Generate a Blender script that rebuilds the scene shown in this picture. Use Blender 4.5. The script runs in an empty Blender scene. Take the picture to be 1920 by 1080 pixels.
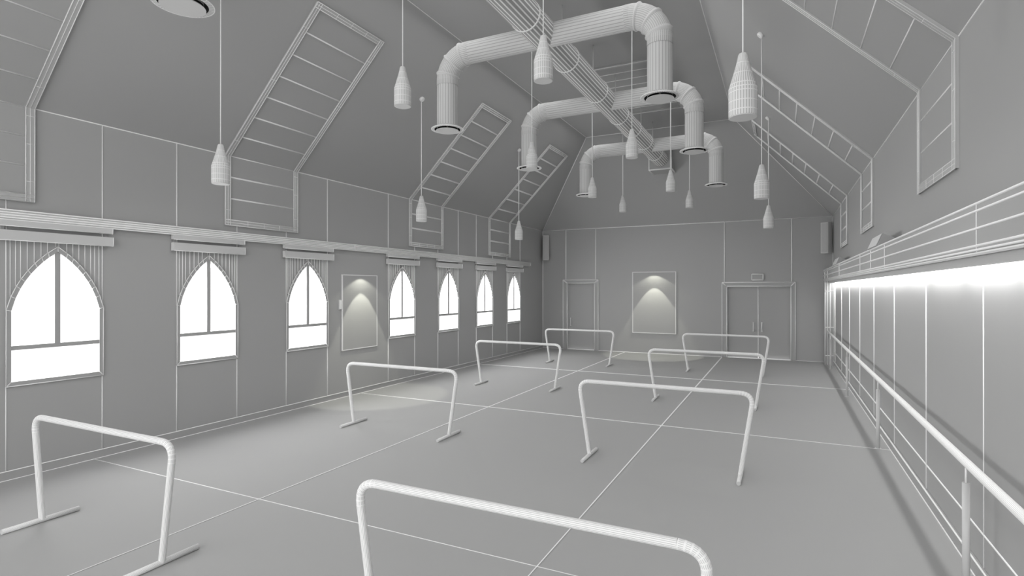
import bpy, math
from mathutils import Vector, Matrix

C = bpy.context.scene.collection
V = Vector
XL, XR, YB, ZE = -7.27, 1.223, 17.14, 3.948      # long walls, end wall, eaves
YR = -3.6                                          # where the modelled room stops behind the viewer
ZC = 6.26                                          # flat middle of the ceiling
XCL, XCR = XL + (ZC - ZE), XR - (ZC - ZE)          # 45 degree slopes
YH = YB - (ZC - ZE)                                # hipped end
EYE = V((0, 0, 2.0))
YAW, PITCH, ROLL = 0.45683, 0.00114, -0.00024
FWD = V((-math.sin(YAW), math.cos(YAW), 0))

# ------------------------------------------------------------------ materials
def mat(name, base, line=None, wu=0.0, wv=0.0, rough=0.75):
    """clay; with line colour: a wire grid that follows the UVs (integer u or v)"""
    m = bpy.data.materials.new(name); m.use_nodes = True
    nt = m.node_tree; b = nt.nodes['Principled BSDF']
    b.inputs['Roughness'].default_value = rough
    b.inputs['Specular IOR Level'].default_value = 0.12
    if line is None:
        n = nt.nodes.new('ShaderNodeTexNoise'); n.inputs['Scale'].default_value = 0.8
        tc = nt.nodes.new('ShaderNodeTexCoord'); nt.links.new(tc.outputs['Object'], n.inputs['Vector'])
        mx = nt.nodes.new('ShaderNodeMix'); mx.data_type = 'RGBA'
        mx.inputs[6].default_value = (base * .985, base * .985, base * .98, 1)
        mx.inputs[7].default_value = (base * 1.015, base * 1.015, base * 1.012, 1)
        nt.links.new(n.outputs[0], mx.inputs[0]); nt.links.new(mx.outputs[2], b.inputs['Base Color'])
        return m
    uv = nt.nodes.new('ShaderNodeUVMap'); sp = nt.nodes.new('ShaderNodeSeparateXYZ')
    nt.links.new(uv.outputs[0], sp.inputs[0])
    outs = []
    for k, w in ((0, wu), (1, wv)):
        pp = nt.nodes.new('ShaderNodeMath'); pp.operation = 'PINGPONG'; pp.inputs[1].default_value = 0.5
        nt.links.new(sp.outputs[k], pp.inputs[0])
        lt = nt.nodes.new('ShaderNodeMath'); lt.operation = 'LESS_THAN'; lt.inputs[1].default_value = w / 2
        nt.links.new(pp.outputs[0], lt.inputs[0]); outs.append(lt)
    mxm = nt.nodes.new('ShaderNodeMath'); mxm.operation = 'MAXIMUM'
    nt.links.new(outs[0].outputs[0], mxm.inputs[0]); nt.links.new(outs[1].outputs[0], mxm.inputs[1])
    mx = nt.nodes.new('ShaderNodeMix'); mx.data_type = 'RGBA'
    mx.inputs[6].default_value = (base, base, base * .995, 1)
    mx.inputs[7].default_value = (line, line, line * .995, 1)
    nt.links.new(mxm.outputs[0], mx.inputs[0]); nt.links.new(mx.outputs[2], b.inputs['Base Color'])
    return m

CLAY = mat('grey_clay', 0.40)
LINE = mat('pale_line', 0.88)
LINES = mat('soft_line', 0.80)
TRIM = mat('lined_trim', 0.60)
CAN = mat('cord_clay', 0.80)
PALE = mat('pale_clay', 0.62)
DUCT = mat('main_duct_wires', 0.38, 0.86, 0.34, 0.0)
PIPE = mat('branch_duct_wires', 0.42, 0.64, 0.76, 0.0)
ELB = mat('elbow_wires', 0.44, 0.66, 0.56, 0.5)
SHADE = mat('pendant_wires', 0.50, 0.76, 0.45, 1.0)
TUBE = mat('tube_wires', 0.54, 0.86, 0.66, 0.3)
FOOT = mat('foot_wires', 0.58, 0.86, 0.5, 0.3)
GLASS = bpy.data.materials.new('window_glass'); GLASS.use_nodes = True
_n = GLASS.node_tree; _n.nodes.clear()
_o = _n.nodes.new('ShaderNodeOutputMaterial'); _m = _n.nodes.new('ShaderNodeMixShader')
_t = _n.nodes.new('ShaderNodeBsdfTransparent'); _g = _n.nodes.new('ShaderNodeBsdfGlossy'); _g.inputs['Roughness'].default_value = .05
_m.inputs[0].default_value = 0.05
_n.links.new(_t.outputs[0], _m.inputs[1]); _n.links.new(_g.outputs[0], _m.inputs[2]); _n.links.new(_m.outputs[0], _o.inputs[0])
LED = bpy.data.materials.new('led_diffuser'); LED.use_nodes = True
_b = LED.node_tree.nodes['Principled BSDF']; _b.inputs['Base Color'].default_value = (.9, .9, .9, 1)
_b.inputs['Emission Color'].default_value = (1, .99, .97, 1); _b.inputs['Emission Strength'].default_value = 4.7

# ------------------------------------------------------------------ mesh builder
def depth(p):
    return max(1.4, (V(p) - EYE).dot(FWD))

class MB:
    def __init__(s): s.v = []; s.f = []; s.m = []; s.uv = []; s.sm = []
    def face(s, pts, mi=0, uv=None, smooth=False):
        k = len(s.v); s.v += [tuple(p) for p in pts]; s.f.append(tuple(range(k, k + len(pts))))
        s.m.append(mi); s.uv.append(uv or [(.5, .5)] * len(pts)); s.sm.append(smooth)
        return s
    def box(s, a, b, mi=0):
        x0, x1 = sorted((a[0], b[0])); y0, y1 = sorted((a[1], b[1])); z0, z1 = sorted((a[2], b[2]))
        p = [(x, y, z) for z in (z0, z1) for y in (y0, y1) for x in (x0, x1)]
        for q in ((0, 2, 3, 1), (4, 5, 7, 6), (0, 1, 5, 4), (2, 6, 7, 3), (0, 4, 6, 2), (1, 3, 7, 5)):
            s.face([p[i] for i in q], mi)
        return s
    def prism(s, prof, ax, a0, a1, mi=0):
        """convex profile (2D) extruded along axis ax between a0 and a1"""
        def P(q, t):
            q = list(q); q.insert(ax, t); return tuple(q)
        n = len(prof)
        s.face([P(q, a0) for q in prof], mi); s.face([P(q, a1) for q in reversed(prof)], mi)
        for i in range(n):
            j = (i + 1) % n
            s.face([P(prof[i], a0), P(prof[i], a1), P(prof[j], a1), P(prof[j], a0)], mi)
        return s
    def tube(s, path, rad, n=12, mi=0, us=None, flags=None, caps=True, capmi=None, ref=None):
        """sweep of a circle; flags[i] True = segment i carries ring lines; rad number or list"""
        us = us or n
        path = [V(p) for p in path]; N = len(path)
        rad = rad if isinstance(rad, (list, tuple)) else [rad] * N
        T = []
        for i in range(N):
            a = path[max(0, i - 1)]; b = path[min(N - 1, i + 1)]
            if i and i < N - 1:
                t = (path[i] - a).normalized() + (b - path[i]).normalized()
            else: t = b - a
            T.append(t.normalized())
        r0 = V(ref) if ref else (V((0, 0, 1)) if abs(T[0].z) < .9 else V((1, 0, 0)))
        u = (r0 - T[0] * r0.dot(T[0])).normalized(); rings = []
        for i in range(N):
            u = (u - T[i] * u.dot(T[i])).normalized(); w = T[i].cross(u)
            rings.append([path[i] + (u * math.cos(2 * math.pi * k / n) + w * math.sin(2 * math.pi * k / n)) * rad[i] for k in range(n + 1)])
        for i in range(N - 1):
            fl = flags[i] if flags else 0
            for k in range(n):
                u0, u1 = k * us / n, (k + 1) * us / n
                va, vb = (i, i + 1) if fl == 1 else ((0, 0) if fl == 2 else (.5, .5))
                s.face([rings[i][k], rings[i][k + 1], rings[i + 1][k + 1], rings[i + 1][k]], mi,
                       [(u0, va), (u1, va), (u1, vb), (u0, vb)], True)
        if caps:
            cm = mi if capmi is None else capmi
            if rad[0] > 1e-4: s.face(list(reversed(rings[0][:n])), cm)
            if rad[-1] > 1e-4: s.face(rings[-1][:n], cm)
        return s
    def bead(s, p, q, px=2.0, mi=1):
        """a fine raised line on a surface"""
        s.tube([p, q], [.5 * px * depth(p) / 1032, .5 * px * depth(q) / 1032], 6, mi)
        return s
    def ribbon(s, p, q, px=2.2, mi=1):
        """a flat strip lying on the floor along y"""
        a, b = .5 * px * depth(p) / 1032, .5 * px * depth(q) / 1032
        s.face([(p[0] - a, p[1], .003), (p[0] + a, p[1], .003), (q[0] + b, q[1], .003), (q[0] - b, q[1], .003)], mi)
        return s
    def loop(s, pts, px=2.0, mi=1):
        for i in range(len(pts)): s.bead(pts[i], pts[(i + 1) % len(pts)], px, mi)
        return s
    def build(s, name, mats, parent=None, weld=True, **props):
        me = bpy.data.meshes.new(name)
        off = parent.location if parent else V((0, 0, 0))
        if parent and parent.parent: off = off + parent.parent.location
        me.from_pydata([tuple(V(p) - off) for p in s.v], [], s.f)
        ul = me.uv_layers.new(name='UVMap'); k = 0
        for i, f in enumerate(s.f):
            for j in range(len(f)): ul.data[k].uv = s.uv[i][j]; k += 1
        for m in (mats if isinstance(mats, (list, tuple)) else [mats]): me.materials.append(m)
        me.polygons.foreach_set('material_index', s.m); me.polygons.foreach_set('use_smooth', s.sm)
        if weld:
            import bmesh
            bm = bmesh.new(); bm.from_mesh(me); bmesh.ops.remove_doubles(bm, verts=bm.verts, dist=1e-5)
            bm.to_mesh(me); bm.free()
        me.update()
        o = bpy.data.objects.new(name, me); C.objects.link(o)
        if parent: o.parent = parent
        for a, b in props.items(): o[a] = b
        return o

def empty(name, loc, **props):
    o = bpy.data.objects.new(name, None); C.objects.link(o); o.location = loc; o.empty_display_size = .1
    for a, b in props.items(): o[a] = b
    return o
def tag(o, label, cat=None, group=None, kind=None):
    if label: o['label'] = label
    if cat: o['category'] = cat
    if group: o['group'] = group
    if kind: o['kind'] = kind
    return o
def copy_tree(o, parent=None):
    c = o.copy(); C.objects.link(c)
    if parent: c.parent = parent
    for ch in list(o.children): copy_tree(ch, c)
    return c

# ------------------------------------------------------------------ floor
fl = MB(); fl.face([(XL, YR, 0), (XR, YR, 0), (XR, YB, 0), (XL, YB, 0)])
for x in (-4.463, -1.587):
    ys = [YR, -.9, 3.636, 8.17, 12.68, YB]
    for a, b in zip(ys, ys[1:]): fl.ribbon((x, a, 0), (x, b, 0), 2.5)
for y in (3.636, 8.17, 12.68):
    for a, b in ((XL, -4.463), (-4.463, -1.587), (-1.587, XR)): fl.bead((a, y, 0), (b, y, 0), 2.0)
fl.bead((XL + .017, YR, 0), (XL + .017, YB, 0), 1.4); fl.bead((XL, YB, 0), (XR, YB, 0), 1.8); fl.bead((1.2, YR, 0), (1.2, YB, 0), 2.2)
tag(fl.build('floor', [CLAY, LINE]), 'wide bare grey floor ruled with thin pale grid lines', 'floor', kind='structure')

# ------------------------------------------------------------------ ceiling (slopes, flat, hip)
ce = MB()
ce.face([(XL, YR, ZE), (XL, YB, ZE), (XCL, YH, ZC), (XCL, YR, ZC)])
ce.face([(XCL, YR, ZC), (XCL, YH, ZC), (XCR, YH, ZC), (XCR, YR, ZC)])
ce.face([(XCR, YR, ZC), (XCR, YH, ZC), (XR, YB, ZE), (XR, YR, ZE)])
ce.face([(XL, YB, ZE), (XR, YB, ZE), (XCR, YH, ZC), (XCL, YH, ZC)])
for a, b in (((XL, YR, ZE), (XL, YB, ZE)), ((XR, YR, ZE), (XR, YB, ZE)), ((XL, YB, ZE), (XR, YB, ZE)),
             ((XCL, YR, ZC), (XCL, YH, ZC)), ((XCR, YR, ZC), (XCR, YH, ZC)), ((XCL, YH, ZC), (XCR, YH, ZC)),
             ((XL, YB, ZE), (XCL, YH, ZC)), ((XR, YB, ZE), (XCR, YH, ZC))):
    ce.bead(a, b, 2.0)
tag(ce.build('ceiling', [CLAY, LINES]), 'vaulted grey ceiling with sloping sides, flat middle and hipped far end', 'ceiling', kind='structure')

# ------------------------------------------------------------------ left wall with arched openings
WY = [3.277, 5.08, 6.888, 9.476, 11.29, 13.096, 14.894]      # window centres
HW, ZS, ZSP, ZAP = .4575, .975, 1.776, 2.467
def circ(p, q, r):
    ax, ay = p; bx, by = q; cx, cy = r
    d = 2 * (ax * (by - cy) + bx * (cy - ay) + cx * (ay - by))
    ux = ((ax**2 + ay**2) * (by - cy) + (bx**2 + by**2) * (cy - ay) + (cx**2 + cy**2) * (ay - by)) / d
    uy = ((ax**2 + ay**2) * (cx - bx) + (bx**2 + by**2) * (ax - cx) + (cx**2 + cy**2) * (bx - ax)) / d
    return ux, uy, math.hypot(ax - ux, ay - uy)
def arch(hw, zs, zsp, zap, offs=(0, .04, .085, .128, .186, .247, .308, .367, .4575)):
    """contour of the opening, (dy, z), from lower near corner up over the apex and down"""
    ux, uy, R = circ((0, 0), (.168 * hw / HW, .395 * (zap - zsp) / .691), (hw, zap - zsp))
    half = []
    for o in offs:
        o = min(o * hw / HW, hw)
        half.append((-hw + o, zsp + uy + math.sqrt(max(0, R * R - (o - ux)**2))))
    half[0] = (-hw, zsp); half[-1] = (0, zap)
    return [(-hw, zs)] + half + [(-y, z) for y, z in reversed(half[:-1])] + [(hw, zs)]
OUT = arch(HW, ZS, ZSP, ZAP); INN = arch(HW - .042, ZS + .045, ZSP - .01, ZAP - .055)
wl = MB(); y = YR
for wy in WY:
    wl.face([(XL, y, 0), (XL, wy - HW, 0), (XL, wy - HW, ZE), (XL, y, ZE)])
    wl.face([(XL, wy - HW, 0), (XL, wy + HW, 0), (XL, wy + HW, ZS), (XL, wy - HW, ZS)])
    for (a, za), (b, zb) in zip(OUT[1:-1], OUT[2:-1]):
        wl.face([(XL, wy + a, za), (XL, wy + b, zb), (XL, wy + b, ZE), (XL, wy + a, ZE)])
    for (a, za) in OUT[2:-2]:
        if abs(a) > .01: wl.bead((XL, wy + a, za), (XL, wy + a, 2.6), 1.7)
    wl.bead((XL, wy - .015, ZAP), (XL, wy - .015, 2.6), 1.2); wl.bead((XL, wy + .015, ZAP), (XL, wy + .015, 2.6), 1.2)
    for sgn in (-1, 1):
        wl.bead((XL, wy + sgn * (HW - .005), .095), (XL, wy + sgn * (HW - .005), ZS), 2.0)
        yj = wy + sgn * (HW - .005)
        ztop = 2.93 if any(a < yj < b for a, b in ((1.72, 3.06), (5.33, 6.65), (9.71, 11.03), (13.30, 14.63))) else ZE
        wl.bead((XL, yj, ZSP), (XL, yj, ztop), 2.0)
    y = wy + HW
wl.face([(XL, y, 0), (XL, YB, 0), (XL, YB, ZE), (XL, y, ZE)])
wl.bead((XL, YB, 0), (XL, YB, ZE), 1.3)
tag(wl.build('wall_left', [CLAY, LINES]), 'long grey wall pierced by seven pointed-arch windows', 'wall', kind='structure')
sk = MB(); sk.box((XL, YR, .004), (XL + .015, YB - .01, .095)); sk.bead((XL + .015, YR, .095), (XL + .015, YB - .01, .095), 1.6)
tag(sk.build('baseboard_left', [CLAY, LINES]), 'low grey skirting board under the arched windows', 'baseboard', kind='structure')
co = MB()
cp = [(XL, 2.718), (XL + .055, 2.718), (XL + .07, 2.735), (XL + .07, 2.80), (XL + .085, 2.815), (XL + .085, 2.826), (XL, 2.826)]
co.prism(cp, 1, YR, 15.95)
for dx, z in ((.085, 2.82), (.073, 2.795), (.072, 2.768), (.072, 2.742), (.058, 2.72)):
    co.bead((XL + dx, YR, z), (XL + dx, 15.95, z), 1.9)
for yy in (15.95, 7.95): co.bead((XL + .087, yy, 2.72), (XL + .087, yy, 2.822), 1.6)
tag(co.build('trim_1', [TRIM, LINE]), 'long moulded rail along the wall above the arched windows', 'moulding', kind='structure')

WL = ['white pointed-arch window standing first in the row, beside the open-sided end of the wall',
      'white pointed-arch window second in the row, under the gap between two bent skylights',
      'white pointed-arch window just before the spotlit wall panel',
      'white pointed-arch window just beyond the spotlit wall panel',
      'white pointed-arch window second beyond the spotlit wall panel',
      'white pointed-arch window last but one before the corner',
      'small white pointed-arch window closest to the far corner']
WL[0] = 'largest white pointed-arch window, first in the row along the wall'
WL[1] = 'white pointed-arch window right after the largest, second in the row'
def window(i, wy):
    e = empty('window_%d' % (i + 1), (XL, wy, ZS)); tag(e, WL[i], 'window', kind='structure')
    P = lambda q, dx: (XL + dx, wy + q[0], q[1])
    f = MB(); N = len(OUT)
    for k in range(N):
        a, b = OUT[k], OUT[(k + 1) % N]; c, d = INN[k], INN[(k + 1) % N]
        f.face([P(a, .018), P(b, .018), P(d, .018), P(c, .018)])
        f.face([P(a, 0), P(b, 0), P(b, .018), P(a, .018)])
        f.face([P(c, .018), P(d, .018), P(d, -.13), P(c, -.13)])
        f.face([P(a, 0), P(a, -.13), P(b, -.13), P(b, 0)])
        f.bead(P(a, .018), P(b, .018), 1.6)
        f.bead(P(a, .018), P(c, .018), 1.4)
    f.build('frame', [CLAY, LINES], e)
    zt = 1.375
    t = MB().box((XL - .1, wy - HW + .042, zt - .022), (XL + .012, wy + HW - .042, zt + .022)); t.build('transom', [CLAY], e)
    m = MB().box((XL - .1, wy - .026, zt + .022), (XL + .008, wy + .026, ZAP - .06)); m.build('mullion', [CLAY], e)
    g = MB(); g.face([P(q, -.115) for q in INN]); g.build('pane', [GLASS], e, weld=False)
for i, wy in enumerate(WY): window(i, wy)

# valances (two rails with an open slot) under the moulding
VL = ['largest two-rail valance, over the first arched window',
      'pale two-rail valance over the second arched window',
      'pale two-rail valance over the arched window just before the spotlit panel',
      'pale two-rail valance over the arched window just beyond the spotlit panel',
      'pale two-rail valance over the second arched window beyond the spotlit panel',
      'pale two-rail valance over the last but one arched window',
      'smallest two-rail valance, over the arched window by the far corner']
for i, wy in enumerate(WY):
    e = empty('window_valance', (XL, wy, 2.505)); tag(e, VL[i], 'valance', 'valances over the arched windows')
    for nm, z0, z1, d in (('upper_rail', 2.655, 2.717, .066), ('lower_rail', 2.506, 2.612, .076)):
        r = MB().box((XL + .012, wy - .535, z0), (XL + d, wy + .535, z1))
        r.bead((XL + d, wy - .535, z0), (XL + d, wy + .535, z0), 1.3); r.bead((XL + d, wy + .535, z0), (XL + d, wy + .535, z1), 1.3)
        r.build(nm, [TRIM, LINE], e)
    for yy in (wy - .50, wy + .47): MB().box((XL, yy, 2.52), (XL + .012, yy + .03, 2.71)).build('bracket', [CLAY], e)

# ------------------------------------------------------------------ bent skylights
def skylight(idx, label, side, y0, y1):
    """side -1 on the left wall, +1 on the right; ladder frame from the wall up onto the slope"""
    X0 = XL if side < 0 else XR; s = -side                     # s: direction into the room
    w, t = .078, .026
    e = empty('window_%d' % idx, (X0, (y0 + y1) / 2, 2.93)); tag(e, label, 'skylight', 'bent ladder-frame skylights', 'structure')
    def wp(z, d): return (X0 + s * d, z)                       # x,z on the wall at offset d
    def sp(z, d): r = z - ZE; k = d / math.sqrt(2); return (X0 + s * (r + k), z - k)
    def bend(d): return (X0 + s * d, ZE - .414 * d)
    zb, zt = 2.93, 5.765
    dz = w / math.sqrt(2)
    f = MB()
    def bar_side(ya, yb):
        st = [(wp(zb, 0), wp(zb, t)), (bend(0), bend(t)), (sp(zt, 0), sp(zt, t))]
        for (a0, a1), (b0, b1) in zip(st, st[1:]):
            f.face([(a1[0], ya, a1[1]), (b1[0], ya, b1[1]), (b1[0], yb, b1[1]), (a1[0], yb, a1[1])])
            for yy in (ya, yb):
                f.face([(a0[0], yy, a0[1]), (b0[0], yy, b0[1]), (b1[0], yy, b1[1]), (a1[0], yy, a1[1])])
            for yy, px in ((ya, 1.6), (ya + w * .5, 1.2), (yb, 1.6)):
                f.bead((a1[0], yy, a1[1]), (b1[0], yy, b1[1]), px)
        for z in (3.15, 3.55, 3.85): f.bead((wp(z, t)[0], ya, z), (wp(z, t)[0], yb, z), 1.1)
        for z in (4.15, 4.9, 5.5): q = sp(z, t); f.bead((q[0], ya, q[1]), (q[0], yb, q[1]), 1.1)
    bar_side(y0, y0 + w); bar_side(y1 - w, y1)
    def bar_cross(fn, za, zb2):
        a0, a1, b0, b1 = fn(za, 0), fn(za, t), fn(zb2, 0), fn(zb2, t)
        ya, yb = y0 + w, y1 - w
        for p, q in ((a1, b1), (a0, a1), (b0, b1)):
            f.face([(p[0], ya, p[1]), (p[0], yb, p[1]), (q[0], yb, q[1]), (q[0], ya, q[1])])
        mid = fn((za + zb2) / 2, t)
        for q, px in ((a1, 1.6), (mid, 1.2), (b1, 1.6)):
            f.bead((q[0], y0, q[1]), (q[0], y1, q[1]), px)
        for k in (.25, .5, .75):
            yy = ya + (yb - ya) * k; f.bead((a1[0], yy, a1[1]), (b1[0], yy, b1[1]), 1.1)
    bar_cross(wp, zb, zb + w); bar_cross(sp, zt - dz, zt)
    f.build('frame', [mat_frame, LINES], e)
    p = MB(); d = .008; ya, yb = y0 + w, y1 - w
    zs_w = [zb + w + (ZE - zb - w) * k / 3 for k in range(4)]
    zs_s = [ZE + (zt - dz - ZE) * k / 7 for k in range(8)]
    for (za, zb2) in zip(zs_w, zs_w[1:]):
        q, r = wp(za, d), (bend(d) if zb2 == zs_w[-1] else wp(zb2, d))
        p.face([(q[0], ya, q[1]), (q[0], yb, q[1]), (r[0], yb, r[1]), (r[0], ya, r[1])])
        if za != zs_w[0]: p.bead((q[0], ya, q[1]), (q[0], yb, q[1]), 3.0)
    for k, (za, zb2) in enumerate(zip(zs_s, zs_s[1:])):
        q, r = (bend(d) if k == 0 else sp(za, d)), sp(zb2, d)
        p.face([(q[0], ya, q[1]), (q[0], yb, q[1]), (r[0], yb, r[1]), (r[0], ya, r[1])])
        p.bead((q[0], ya, q[1]), (q[0], yb, q[1]), 2.0 if k == 0 else 3.0)
    p.build('panel', [CLAY, LINES], e)
mat_frame = mat('frame_clay', 0.47)
SK = [('bent ladder skylight cut off by the picture edge, above the largest arched window', -1, 1.72, 3.06),
      ('large bent ladder skylight on the window wall, between the second and third valances', -1, 5.33, 6.65),
      ('bent ladder skylight on the window wall, its top behind a round air diffuser', -1, 9.71, 11.03),
      ('smallest bent ladder skylight on the window wall, nearest the end wall', -1, 13.30, 14.63),
      ('large bent ladder skylight on the mirror side, topmost and cut by the picture top', 1, 5.33, 6.65),
      ('bent ladder skylight on the mirror side, behind the largest pendant lamp', 1, 9.71, 11.03),
      ('smallest bent ladder skylight on the mirror side, above the corner speaker', 1, 13.30, 14.63)]
for i, a in enumerate(SK): skylight(8 + i, *a)
# flat rooflight over the main duct
e = empty('window_15', (-2.97, 11.76, ZC)); tag(e, 'flat ladder-frame rooflight in the ceiling above the round duct', 'skylight', kind='structure')
f = MB(); x0, x1, y0, y1 = -3.87, -2.06, 10.26, 13.27
f.box((x0, y0, ZC - .03), (x1, y0 + .07, ZC)).box((x0, y1 - .07, ZC - .03), (x1, y1, ZC))
f.box((x0, y0 + .07, ZC - .03), (x0 + .07, y1 - .07, ZC)).box((x1 - .07, y0 + .07, ZC - .03), (x1, y1 - .07, ZC))
f.loop([(x0, y0, ZC - .03), (x1, y0, ZC - .03), (x1, y1, ZC - .03), (x0, y1, ZC - .03)], 1.6); f.build('frame', [mat_frame, LINES], e)
p = MB().box((x0 + .07, y0 + .07, ZC - .01), (x1 - .07, y1 - .07, ZC - .002))
for k in range(1, 8):
    yy = 10.29 + .369 * k; p.bead((x0 + .07, yy, ZC - .01), (x1 - .07, yy, ZC - .01), 2.0)
p.build('panel', [CLAY, LINES], e)

# ------------------------------------------------------------------ end wall with doors
D1 = (-6.385, -5.45, 2.18, -6.53, -5.323, 2.285); D2 = (-1.453, .209, 2.068, -1.585, .32, 2.18)
wb = MB(); F = lambda x0, x1, z0, z1: wb.face([(x0, YB, z0), (x1, YB, z0), (x1, YB, z1), (x0, YB, z1)])
F(XL, D1[0], 0, ZE); F(D1[0], D1[1], D1[2], ZE); F(D1[1], D2[0], 0, ZE); F(D2[0], D2[1], D2[2], ZE); F(D2[1], XR, 0, ZE)
for (x, z) in ((-6.437, D1[5]), (-5.412, D1[5]), (-1.517, D2[5]), (.23, D2[5])): wb.bead((x, YB, z), (x, YB, ZE), 2.2)
for x in (-7.262,): wb.bead((x, YB, 0), (x, YB, ZE), 1.2)
tag(wb.build('wall_back', [CLAY, LINES]), 'grey end wall with a single door and double doors', 'wall', kind='structure')
def door(n, D, leaves, label, handles):
    e = empty('door_%d' % n, ((D[0] + D[1]) / 2, YB, 0)); tag(e, label, 'door', kind='structure')
    f = MB(); yf = YB - .02
    o = [(D[3], 0), (D[3], D[5]), (D[4], D[5]), (D[4], 0)]; q = [(D[0], 0), (D[0], D[2]), (D[1], D[2]), (D[1], 0)]
    for k in range(3):
        a, b, c, d = o[k], o[k + 1], q[k + 1], q[k]
        f.face([(a[0], yf, a[1]), (b[0], yf, b[1]), (c[0], yf, c[1]), (d[0], yf, d[1])])
        f.face([(a[0], yf, a[1]), (b[0], yf, b[1]), (b[0], YB, b[1]), (a[0], YB, a[1])])
        f.face([(d[0], yf, d[1]), (c[0], yf, c[1]), (c[0], YB + .06, c[1]), (d[0], YB + .06, d[1])])
        f.bead((a[0], yf, a[1]), (b[0], yf, b[1]), 1.6); f.bead((c[0], yf, c[1]), (d[0], yf, d[1]), 2.0)
    for k in (1, 2): f.bead((o[k][0], yf, o[k][1]), (q[k][0], yf, q[k][1]), 2.2)
    f.build('frame', [CLAY, LINES], e)
    w = (D[1] - D[0]) / leaves; out = []
    for k in range(leaves):
        l = MB().box((D[0] + w * k + .003, YB + .055, .008), (D[0] + w * (k + 1) - .003, YB + .095, D[2] - .003))
        l.bead((D[0] + w * k, YB + .055, .01), (D[0] + w * (k + 1), YB + .055, .01), 2.0)
        if leaves == 2 and k == 0: l.bead((D[1] - w, YB + .055, 0), (D[1] - w, YB + .055, D[2]), 2.0)
        lf = l.build('leaf', [CLAY, LINES], e)
        x = handles[k]; h = MB(); yh = YB + .055
        h.tube([(x, yh - .055, .77), (x, yh - .055, 1.045)], .014, 10)
        for z in (.79, 1.025): h.tube([(x, yh, z), (x, yh - .06, z)], .02, 10)
        h.build('handle', [LINES], lf, label='pale vertical pull handle')
door(1, D1, 1, 'single grey door in the end wall with a pull handle', (-6.27,))
door(2, D2, 2, 'double grey doors under the small sign box', (-.749, -.527))
s = MB().box((-.783, YB - .05, 2.243), (-.492, YB, 2.413)); s.loop([(-.783, YB - .05, 2.243), (-.492, YB - .05, 2.243), (-.492, YB - .05, 2.413), (-.783, YB - .05, 2.413)], 2.0)
tag(s.build('sign_box', [CLAY, LINES]), 'small blank sign box on the wall above the double doors', 'sign')

# spotlit panels
e = empty('wall_panel', (-3.551, YB, 1.57)); tag(e, 'spotlit upright panel on the end wall between the doors', 'panel')
MB().box((-4.205, YB - .03, .635), (-2.9, YB - .001, 2.505)).build('board', [CLAY], e)
f = MB(); x0, x1, z0, z1 = -4.217, -2.886, .62, 2.519
for a, b in (((x0, YB - .035, z0), (x1, YB - .001, z0 + .02)), ((x0, YB - .035, z1 - .02), (x1, YB - .001, z1)), ((x0, YB - .035, z0 + .02), (x0 + .02, YB - .001, z1 - .02)), ((x1 - .02, YB - .035, z0 + .02), (x1, YB - .001, z1 - .02))): f.box(a, b)
f.build('rim', [LINES], e)
e = empty('wall_panel', (XL, 8.18, 1.56)); tag(e, 'spotlit upright panel on the window wall between two arched windows', 'panel')
MB().box((XL + .001, 7.70, .872), (XL + .018, 8.655, 2.25)).build('board', [CLAY], e)
f = MB(); y0, y1, z0, z1 = 7.688, 8.665, .857, 2.262
for a, b in (((y0, z0), (y1, z0 + .015)), ((y0, z1 - .015), (y1, z1)), ((y0, z0 + .015), (y0 + .02, z1 - .015)), ((y1 - .02, z0 + .015), (y1, z1 - .015))): f.box((XL + .001, a[0], a[1]), (XL + .021, b[0], b[1]))
f.build('rim', [LINES], e)
e = empty('wall_switch', (XL, 7.64, 1.7)); tag(e, 'tiny pale switch on the wall beside the spotlit panel', 'switch')
MB().box((XL + .001, 7.615, 1.615), (XL + .012, 7.68, 1.80)).build('plate', [PALE], e)
MB().box((XL + .012, 7.625, 1.63), (XL + .03, 7.67, 1.785)).build('rocker', [LINE], e)

# corner speakers
def speaker(x, y, rz, label):
    e = empty('wall_speaker', (x, y, 2.94)); tag(e, label, 'speaker', 'corner speakers')
    MB().box((x - .095, y - .105, 2.945), (x + .095, y + .105, 3.765)).build('cabinet', [PALE], e)
    MB().box((x - .078, y - .117, 2.965), (x + .078, y - .105, 3.745)).build('grille', [mat_frame], e)
    e.rotation_euler.z = rz
    return e
speaker(-7.085, 16.955, math.radians(30), 'tall narrow speaker in the corner beyond the arched windows')
speaker(1.055, 16.955, math.radians(-30), 'tall narrow speaker in the corner above the mirror wall')

# ------------------------------------------------------------------ mirror wall, bulkhead, rail
wr = MB(); wr.face([(XR, YR, 0), (XR, YB, 0), (XR, YB, ZE), (XR, YR, ZE)])
for k in range(-3, 8):
    yy = 4.756 + 1.655 * k; wr.bead((XR, yy, .105), (XR, yy, 2.49), 3.0 if k < 2 else 2.4)
wr.bead((XR, YR, .329), (XR, 16.62, .329), 2.2)
wr.bead((XR, YB, 2.49), (XR, YB, ZE), 1.3)
tag(wr.build('wall_right', [CLAY, LINE]), 'long grey wall divided into tall panels behind the handrail', 'wall', kind='structure')
sk = MB().box((1.2, YR, .004), (XR, 16.61, .105)); sk.bead((1.2, YR, .105), (1.2, 16.61, .105), 2.0)
tag(sk.build('baseboard_right', [CLAY, LINE]), 'low grey skirting board behind the handrail', 'baseboard', kind='structure')
bh = MB(); XB = 1.003; yb0, yb1 = YR, YB - .005
prof = [(XB, 2.49), (XB, 2.23), (XB + .004, 2.216), (XB + .013, 2.206), (XB + .026, 2.202), (1.09, 2.202), (1.09, 2.23), (1.16, 2.23), (1.16, 2.49)]
for (a, b), (c, d) in zip(prof, prof[1:] + prof[:1]):
    bh.face([(a, yb0, b), (c, yb0, d), (c, yb1, d), (a, yb1, b)])
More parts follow.
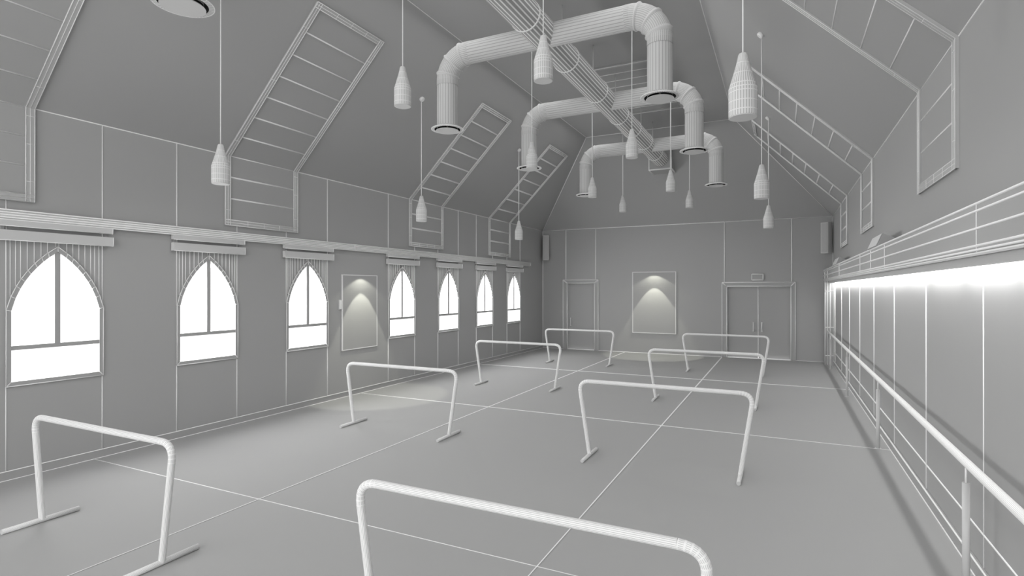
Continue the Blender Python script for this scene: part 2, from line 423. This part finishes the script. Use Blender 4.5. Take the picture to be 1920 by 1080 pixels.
bh.face([(1.16, yb0, 2.49), (XR, yb0, 2.49), (XR, yb1, 2.49), (1.16, yb1, 2.49)])
for z, px in ((2.49, 2.6), (2.447, 2.4), (2.346, 2.4), (2.2465, 2.4), (2.222, 2.2)): bh.bead((XB, yb0, z), (XB, yb1, z), px)
bh.bead((XB + .012, yb0, 2.206), (XB + .012, yb1, 2.206), 2.2); bh.bead((XB + .03, yb0, 2.202), (XB + .03, yb1, 2.202), 2.2)
for yy in (16.62, 15.65, 12.53, 9.31, 8.254, 7.2, 4.026): bh.bead((XB, yy, 2.49), (XB, yy, 2.21), 2.2)
tag(bh.build('trim_2', [CLAY, LINE]), 'deep grey bulkhead running over the lit panel wall', 'bulkhead', kind='structure')
cl = MB().box((XB, 16.62, 0), (XR - .002, YB - .005, 2.2))
for x in (XB, XB + .055, XB + .12, XR - .01): cl.bead((x, 16.62, 0), (x, 16.62, 2.2), 1.5)
for z in (.24, .98, 1.93): cl.bead((XB, 16.62, z), (XR - .01, 16.62, z), 1.5)
tag(cl.build('trim_3', [CLAY, LINE]), 'square pier closing the end of the lit panel wall', 'pier', kind='structure')
# led trough
e = empty('led_strip_light', (1.13, 8, 2.2)); tag(e, 'long strip light tucked under the bulkhead washing the panel wall', 'strip light')
h = MB().box((1.092, 1.0, 2.145), (1.135, 16.6, 2.228)); h.build('housing', [PALE], e)
MB().box((1.137, 1.0, 2.168), (1.15, 16.6, 2.2)).build('diffuser', [LED], e, label='glowing white diffuser')

def flood(y0, y1, label):
    e = empty('uplight', (1.08, (y0 + y1) / 2, 2.492)); tag(e, label, 'uplight', 'wedge uplights on the bulkhead')
    MB().prism([(.985, 2.495), (1.045, 2.642), (1.152, 2.59), (1.165, 2.495)], 1, y0, y1).build('body', [CLAY], e)
    MB().prism([(.9845, 2.503), (1.0395, 2.637), (1.0335, 2.639), (.9785, 2.505)], 1, y0 + .02, y1 - .02).build('lens', [PALE], e, label='pale sloping lens')
flood(7.62, 8.38, 'larger wedge-shaped uplight on top of the bulkhead')
flood(13.0, 14.0, 'smaller wedge-shaped uplight on the bulkhead near the end wall')

e = empty('wall_handrail', (1.07, 10, 0)); tag(e, 'long round handrail on posts along the panel wall', 'handrail')
r = MB().tube([(1.07, .6, .87), (1.07, 16.615, .87)], .027, 24, us=24); r.build('rail', [TUBE], e)
for yy in (4.517, 8.196, 11.88, 15.74):
    po = MB().tube([(1.07, yy, 0), (1.07, yy, .738)], .021, 20, capmi=0); po.tube([(1.07, yy, .001), (1.07, yy, .008)], .035, 20)
    pb = po.build('post', [PALE], e)
    MB().tube([(1.07, yy, .738), (1.07, yy, .846)], .0065, 12).build('pin', [LINE], pb)

# ------------------------------------------------------------------ ducts
XD, ZD, RD = -2.97, 5.516, .203
e = empty('main_duct', (XD, 8, ZD)); tag(e, 'long round main duct hanging under the flat ceiling', 'duct')
MB().tube([(XD, -2.5, ZD), (XD, 15.17, ZD)], RD, 48, us=24, caps=False).build('pipe', [DUCT], e)
for yy in (3.45, 4.94, 6.43, 7.92, 9.45, 10.91, 12.0, 13.15, 14.37):
    c = MB().tube([(XD, yy - .014, ZD), (XD, yy - .014, ZD), (XD, yy + .014, ZD), (XD, yy + .014, ZD)], [RD, RD + .008, RD + .008, RD], 48, caps=False)
    c.build('collar', [LINE], e)
for yy in (6.43, 7.75, 9.26, 10.69, 12.89, 14.18):
    MB().tube([(XD, yy, ZD + RD - .005), (XD, yy, ZC - .002)], .007 if yy < 9 else .009, 8).build('hanger_rod', [PALE], e)
e = empty('plenum_box', (-2.985, 15.5, 5.24)); tag(e, 'square box where the main duct meets the sloping end of the ceiling', 'duct box')
pb = MB(); a, b, y0, z0 = -3.28, -2.69, 15.19, 5.245
h = lambda z: YB + ZE - z
pb.face([(a, y0, z0), (b, y0, z0), (b, y0, h(y0)), (a, y0, h(y0))])
pb.face([(a, y0, z0), (b, y0, z0), (b, h(z0), z0), (a, h(z0), z0)])
for x in (a, b): pb.face([(x, y0, z0), (x, h(z0), z0), (x, y0, h(y0))])
for p, q in (((a, y0, z0), (b, y0, z0)), ((a, y0, z0), (a, y0, h(y0))), ((b, y0, z0), (b, y0, h(y0))), ((a, y0, z0), (a, h(z0), z0)), ((b, y0, z0), (b, h(z0), z0))): pb.bead(p, q, 2.6)
pb.build('box', [CLAY, LINES], e)

ZB, RB, RBEND, ZF = 5.5, .158, .37, 4.41
def drop(e, Y, sx):
    """one half: stub from the main duct, elbow, vertical drop, diffuser"""
    x1 = XD + sx * 1.585; xb = x1 - sx * RBEND
    MB().tube([(XD + sx * .02, Y, ZB), (xb, Y, ZB)], RB, 48, us=24, caps=False, ref=(0, 0, 1)).build('cross_pipe', [PIPE], e)
    pts, rad, fl = [], [], []
    n = 60
    for k in range(n + 1):
        a = math.radians(90 * k / n)
        pts.append((xb + sx * RBEND * math.sin(a), Y, ZB - RBEND + RBEND * math.cos(a)))
        deg = 90 * k / n; bump = max(0, 1 - min(abs(deg - d) for d in (14, 45, 76)) / 3.2)
        rad.append(RB + .003 + .017 * min(1, bump * 1.6)); fl.append(2 if bump > .3 else (1 if k % 2 else 0))
    pts = [(xb - sx * .06, Y, ZB)] + pts + [(x1, Y, ZB - RBEND - .07)]; rad = [RB + .004] + rad + [RB + .004]; fl = [0] + fl
    MB().tube(pts, rad, 48, us=40, flags=fl, caps=False).build('elbow', [ELB], e)
    MB().tube([(x1, Y, ZB - RBEND - .07), (x1, Y, ZF + .01)], RB, 48, us=24, caps=False).build('drop_pipe', [PIPE], e)
    fg = MB().tube([(x1, Y, ZF + .05), (x1, Y, ZF + .03), (x1, Y, ZF + .014), (x1, Y, ZF + .004), (x1, Y, ZF), (x1, Y, ZF - .0006)],
                   [RB, .175, .232, .24, .232, .195], 48, us=48, caps=False, flags=[0] * 5)
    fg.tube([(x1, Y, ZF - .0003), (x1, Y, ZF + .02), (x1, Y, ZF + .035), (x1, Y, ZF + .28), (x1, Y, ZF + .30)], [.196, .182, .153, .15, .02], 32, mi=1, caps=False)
    fg.tube([(x1 + .239 * math.cos(t * math.pi / 24), Y + .239 * math.sin(t * math.pi / 24), ZF + .003) for t in range(49)], .9 * depth((x1, Y, ZF)) / 1032, 6, mi=2, caps=False)
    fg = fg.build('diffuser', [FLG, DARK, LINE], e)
    MB().tube([(x1, Y, ZF + .12), (x1, Y, ZF - .016), (x1, Y, ZF - .0165), (x1, Y, ZF - .026)], [.012, .012, .170, .175], 48, us=1).build('disc', [DISC], fg)
DISC = mat('disc_clay', 0.60)
DARK = mat('throat_shade', 0.03)  # near-black throat sleeve: shade inside the open pipe painted in
FLG = mat('flange_wires', 0.52, 0.70, 0.5, 0.0)
for Y, lb in ((2.95, 'branch duct at the picture top, only its left round diffuser in view'),
              (7.05, 'largest inverted U branch duct with two round diffusers'),
              (10.05, 'middle inverted U branch duct, partly behind the larger one'),
              (13.58, 'smallest inverted U branch duct, by the hipped end of the ceiling')):
    e = empty('branch_duct', (XD, Y, ZB)); tag(e, lb, 'duct', 'inverted U branch ducts')
    drop(e, Y, -1); drop(e, Y, 1)

# ------------------------------------------------------------------ pendants
def make_pendant():
    e = empty('pendant_lamp', (0, 0, 0))
    s = MB(); z = 0
    prof = [(0, .095, 0), (.006, .0965, 0), (.035, .0965, 2), (.042, .0965, 0), (.098, .0965, 2), (.104, .0965, 0), (.165, .0965, 2), (.171, .0965, 0), (.192, .0965, 2), (.199, .096, 0),
            (.222, .089, 2), (.229, .087, 0), (.30, .066, 2), (.306, .064, 0), (.375, .045, 2), (.38, .044, 0), (.415, .036, 0), (.437, .032, 0), (.447, .027, 0), (.452, .018, 0), (.455, .006, 0)]
    # ring stripes sit between the listed heights flagged 2 and the next
    s.tube([(0, 0, a) for a, _, _ in prof], [r for _, r, _ in prof], 32, us=32,
           flags=[p[2] for p in prof[:-1]], caps=False)
    s.build('shade', [SHADE], e)
    d = MB().tube([(0, 0, .004), (0, 0, -.004), (0, 0, -.007)], [.09, .0955, .09], 32, us=1); d.build('lens', [PALE], e)
    return e
pend = make_pendant()
shades = [pend] + [copy_tree(pend) for _ in range(13)]
def place(k, x, y, z, ceil, nrm, label):
    o = shades[k]
    o.location = (x, y, z); tag(o, label, 'pendant lamp', 'bottle-shaped pendant lamps')
    top = ceil - z
    r = max(.006, .85 * depth((x, y, z)) / 1032)
    c = MB(); n = V(nrm).normalized()
    c.tube([(x, y, z + .45), (x, y, ceil - .005)], r, 8); c.build('cord', [CAN], o)
    p = V((x, y, ceil)); MB().tube([p, p + n * .035, p + n * .045], [.046, .046, .036], 20).build('canopy', [CAN], o)
PL = []
ZO, ZI = 3.212, 4.09
for x, nx, side in ((-5.81, 1, 'window wall'), (-.25, -1, 'mirror wall')):
    for y, which in ((4.21, 0), (8.14, 1), (12.2, 2)):
        zc = ZE + (x - XL) if nx > 0 else ZE + (XR - x)
        PL.append((x, y if nx > 0 else y - .03 * which, ZO, zc, (nx, 0, -1), side, which))
lab = {('window wall', 0): 'largest low pendant lamp on the window side, before the wide bent skylight',
       ('window wall', 1): 'low pendant lamp on the window side, hanging before the lower panes of a bent skylight',
       ('window wall', 2): 'smallest low pendant lamp on the window side, above the last arched windows',
       ('mirror wall', 0): 'very large pendant lamp on the mirror side, biggest of all the lamps',
       ('mirror wall', 1): 'low pendant lamp on the mirror side, upper of the two above the double doors',
       ('mirror wall', 2): 'low pendant lamp on the mirror side, lower of the two above the double doors'}
k = 0
for x, y, z, zc, n, side, wh in PL:
    place(k, x, y, z, zc, n, lab[(side, wh)]); k += 1
LI = [['high pendant lamp between the wide bent skylight and the largest branch duct',
       'high pendant lamp in front of a drop pipe of the middle branch duct',
       'small high pendant lamp in front of the smallest branch duct, window side',
       'tiny high pendant lamp right of the smallest branch duct diffuser, before the end wall'],
      ['large high pendant lamp hanging in front of the main duct under the largest branch',
       'high pendant lamp in front of the main duct beyond the middle branch',
       'small high pendant lamp just below the box at the duct end',
       'tiny high pendant lamp between the duct box and the smallest branch duct, mirror side']]
for j, x in enumerate((-3.9, -2.155)):
    for i, y in enumerate((5.1, 8.72, 12.1, 14.78)):
        place(k, x, y, ZI, ZC if y < 14.7 else ZC, (0, 0, -1), LI[j][i]); k += 1

# ------------------------------------------------------------------ portable barres
def make_barre():
    e = empty('ballet_barre', (0, 0, 0))
    w, top, zf, R = .965, .893, .022, .12          # half width at the top, bar height
    xf = .832
    def side(s):
        ax, az = s * xf, zf; bx, bz = s * w, top
        d = V((bx - ax, 0, bz - az)).normalized()
        # arc between leg direction and horizontal
        tl = R * math.tan((math.pi / 2 + math.atan2(abs(bx - ax), bz - az)) / 2)
        p0 = V((bx, 0, bz)) - d * tl; p1 = V((bx, 0, bz)) + V((-s, 0, 0)) * tl
        arc = []
        for k in range(9):
            t = k / 8; q = p0.lerp(V((bx, 0, bz)), t).lerp(V((bx, 0, bz)).lerp(p1, t), t)
            arc.append(q)
        return (ax, az), arc
    (lx, lz), la = side(-1); (rx, rz), ra = side(1)
    MB().tube([la[-1], ra[-1]], .0245, 18, caps=False, ref=(0, 1, 0)).build('bar', [TUBE], e)
    for (fx, fz), arc in (((lx, lz), la), ((rx, rz), ra)):
        MB().tube([(fx, 0, fz)] + arc, .0245, 18, flags=[0] + [1] * 8, caps=False, ref=(0, 1, 0)).build('leg', [TUBE], e)
        MB().tube([(fx, -.275, .021), (fx, .275, .021)], .021, 18, flags=[0], caps=True).build('foot', [FOOT], e)
    return e
bar = make_barre()
BL = [[(2.46, 'portable ballet barre whose feet both show, first in the row by the windows'),
       (6.28, 'portable ballet barre second in the row by the windows, near the spotlit panel'),
       (10.12, 'portable ballet barre third in the row by the windows'),
       (13.92, 'smallest portable ballet barre by the windows, before the single door')],
      [(2.46, 'large portable ballet barre cut off by the picture bottom'),
       (6.30, 'portable ballet barre standing just beyond the one cut off by the picture bottom'),
       (10.10, 'portable ballet barre in the middle row, third, overlapping the one before the double doors'),
       (13.92, 'portable ballet barre directly before the double doors')]]
k = 0
for j, x in enumerate((-4.865, -1.235)):
    for y, lb in BL[j]:
        o = bar if k == 0 else copy_tree(bar); k += 1
        o.location = (x, y, 0); tag(o, lb, 'ballet barre', 'portable ballet barres')

# ------------------------------------------------------------------ light
def lamp(name, kind, loc, power, rot=(0, 0, 0), col=(1, 1, 1), **kw):
    l = bpy.data.lights.new(name, kind); l.energy = power; l.color = col
    for a, b in kw.items(): setattr(l, a, b)
    o = bpy.data.objects.new(name, l); C.objects.link(o); o.location = loc; o.rotation_euler = rot
    return o
# led wash on the panel wall
for k in range(15):
    lamp('led_wash', 'AREA', (1.182, 1.55 + 1.036 * k, 2.165), 4.3, (0, math.radians(-28), 0), shape='RECTANGLE', size=.07, size_y=.97, col=(1, 1, .99))
# daylight through the arched windows
for wy in WY:
    lamp('window_daylight', 'AREA', (XL - .17, wy, 1.66), 46, (0, math.radians(-90), 0), shape='RECTANGLE', size=1.42, size_y=.86)
# picture spots: a narrow bright and a wide soft cone from one fitting
WARM = (1.0, 1.0, .86)
for nm, loc, lo2, a in (('panel_spot', (XL + .27, 8.18, 2.36), (XL + .37, 8.185, 2.56), 1.0), ('panel_spot', (-3.53, YB - .32, 2.60), (-3.53, YB - .43, 2.76), 1.25)):
    lamp(nm, 'SPOT', lo2, 72 * a, (0, 0, 0), WARM, spot_size=math.radians(58), spot_blend=.15, shadow_soft_size=.008)
    lamp(nm, 'SPOT', loc, 9 * a, (0, 0, 0), WARM, spot_size=math.radians(116), spot_blend=.25, shadow_soft_size=.008)
# added soft fill either side of the main duct, no fitting there
for x in (-4.35, -1.65):
    lamp('ceiling_fill', 'AREA', (x, 7.0, ZC - .06), 59, (0, 0, 0), shape='RECTANGLE', size=.9, size_y=15.0)
for x, y, z in [(p[0], p[1], p[2]) for p in PL] + [(x, y, ZI) for x in (-3.9, -2.155) for y in (5.1, 8.72, 12.1, 14.78)]:  # added fill under the pendants, which are unlit themselves
    lamp('pendant_fill', 'AREA', (x, y, z - .02), 4.5, (0, 0, 0), shape='DISK', size=.18)

w = bpy.data.worlds.new('overcast_sky'); bpy.context.scene.world = w; w.use_nodes = True
bg = w.node_tree.nodes['Background']; bg.inputs[0].default_value = (1, 1, 1, 1); bg.inputs[1].default_value = 2.8
nt = w.node_tree; tc = nt.nodes.new('ShaderNodeTexCoord'); sp = nt.nodes.new('ShaderNodeSeparateXYZ'); mr = nt.nodes.new('ShaderNodeMapRange')
nt.links.new(tc.outputs['Generated'], sp.inputs[0]); nt.links.new(sp.outputs['Y'], mr.inputs['Value'])
for k, v in (('From Min', -.15), ('From Max', .15), ('To Min', 2.9), ('To Max', 1.25)): mr.inputs[k].default_value = v
nt.links.new(mr.outputs[0], bg.inputs[1])

# ------------------------------------------------------------------ camera
cam = bpy.data.cameras.new('camera'); co_ = bpy.data.objects.new('camera', cam); C.objects.link(co_)
cam.sensor_width = 36; cam.lens = 1032.06 / 1920 * 36; cam.clip_start = .05; cam.clip_end = 200
cy, sy, cp_, sp_ = math.cos(YAW), math.sin(YAW), math.cos(PITCH), math.sin(PITCH)
Fv = V((-sy * cp_, cy * cp_, sp_)); Rv = V((cy, sy, 0)); Uv = Rv.cross(Fv)
cr, sr = math.cos(ROLL), math.sin(ROLL)
R2 = Rv * cr + Uv * sr; U2 = Uv * cr - Rv * sr
M = Matrix((R2, U2, -Fv)).transposed().to_4x4(); M.translation = EYE
co_.matrix_world = M
sc = bpy.context.scene; sc.camera = co_
sc.view_settings.view_transform = 'Standard'; sc.view_settings.look = 'None'
sc.view_settings.exposure = 0.12; sc.view_settings.gamma = 1.0; sc.view_settings.use_curve_mapping = False
sc.cycles.use_denoising = True
sc.cycles.max_bounces = 10; sc.cycles.diffuse_bounces = 6; sc.cycles.sample_clamp_indirect = 8
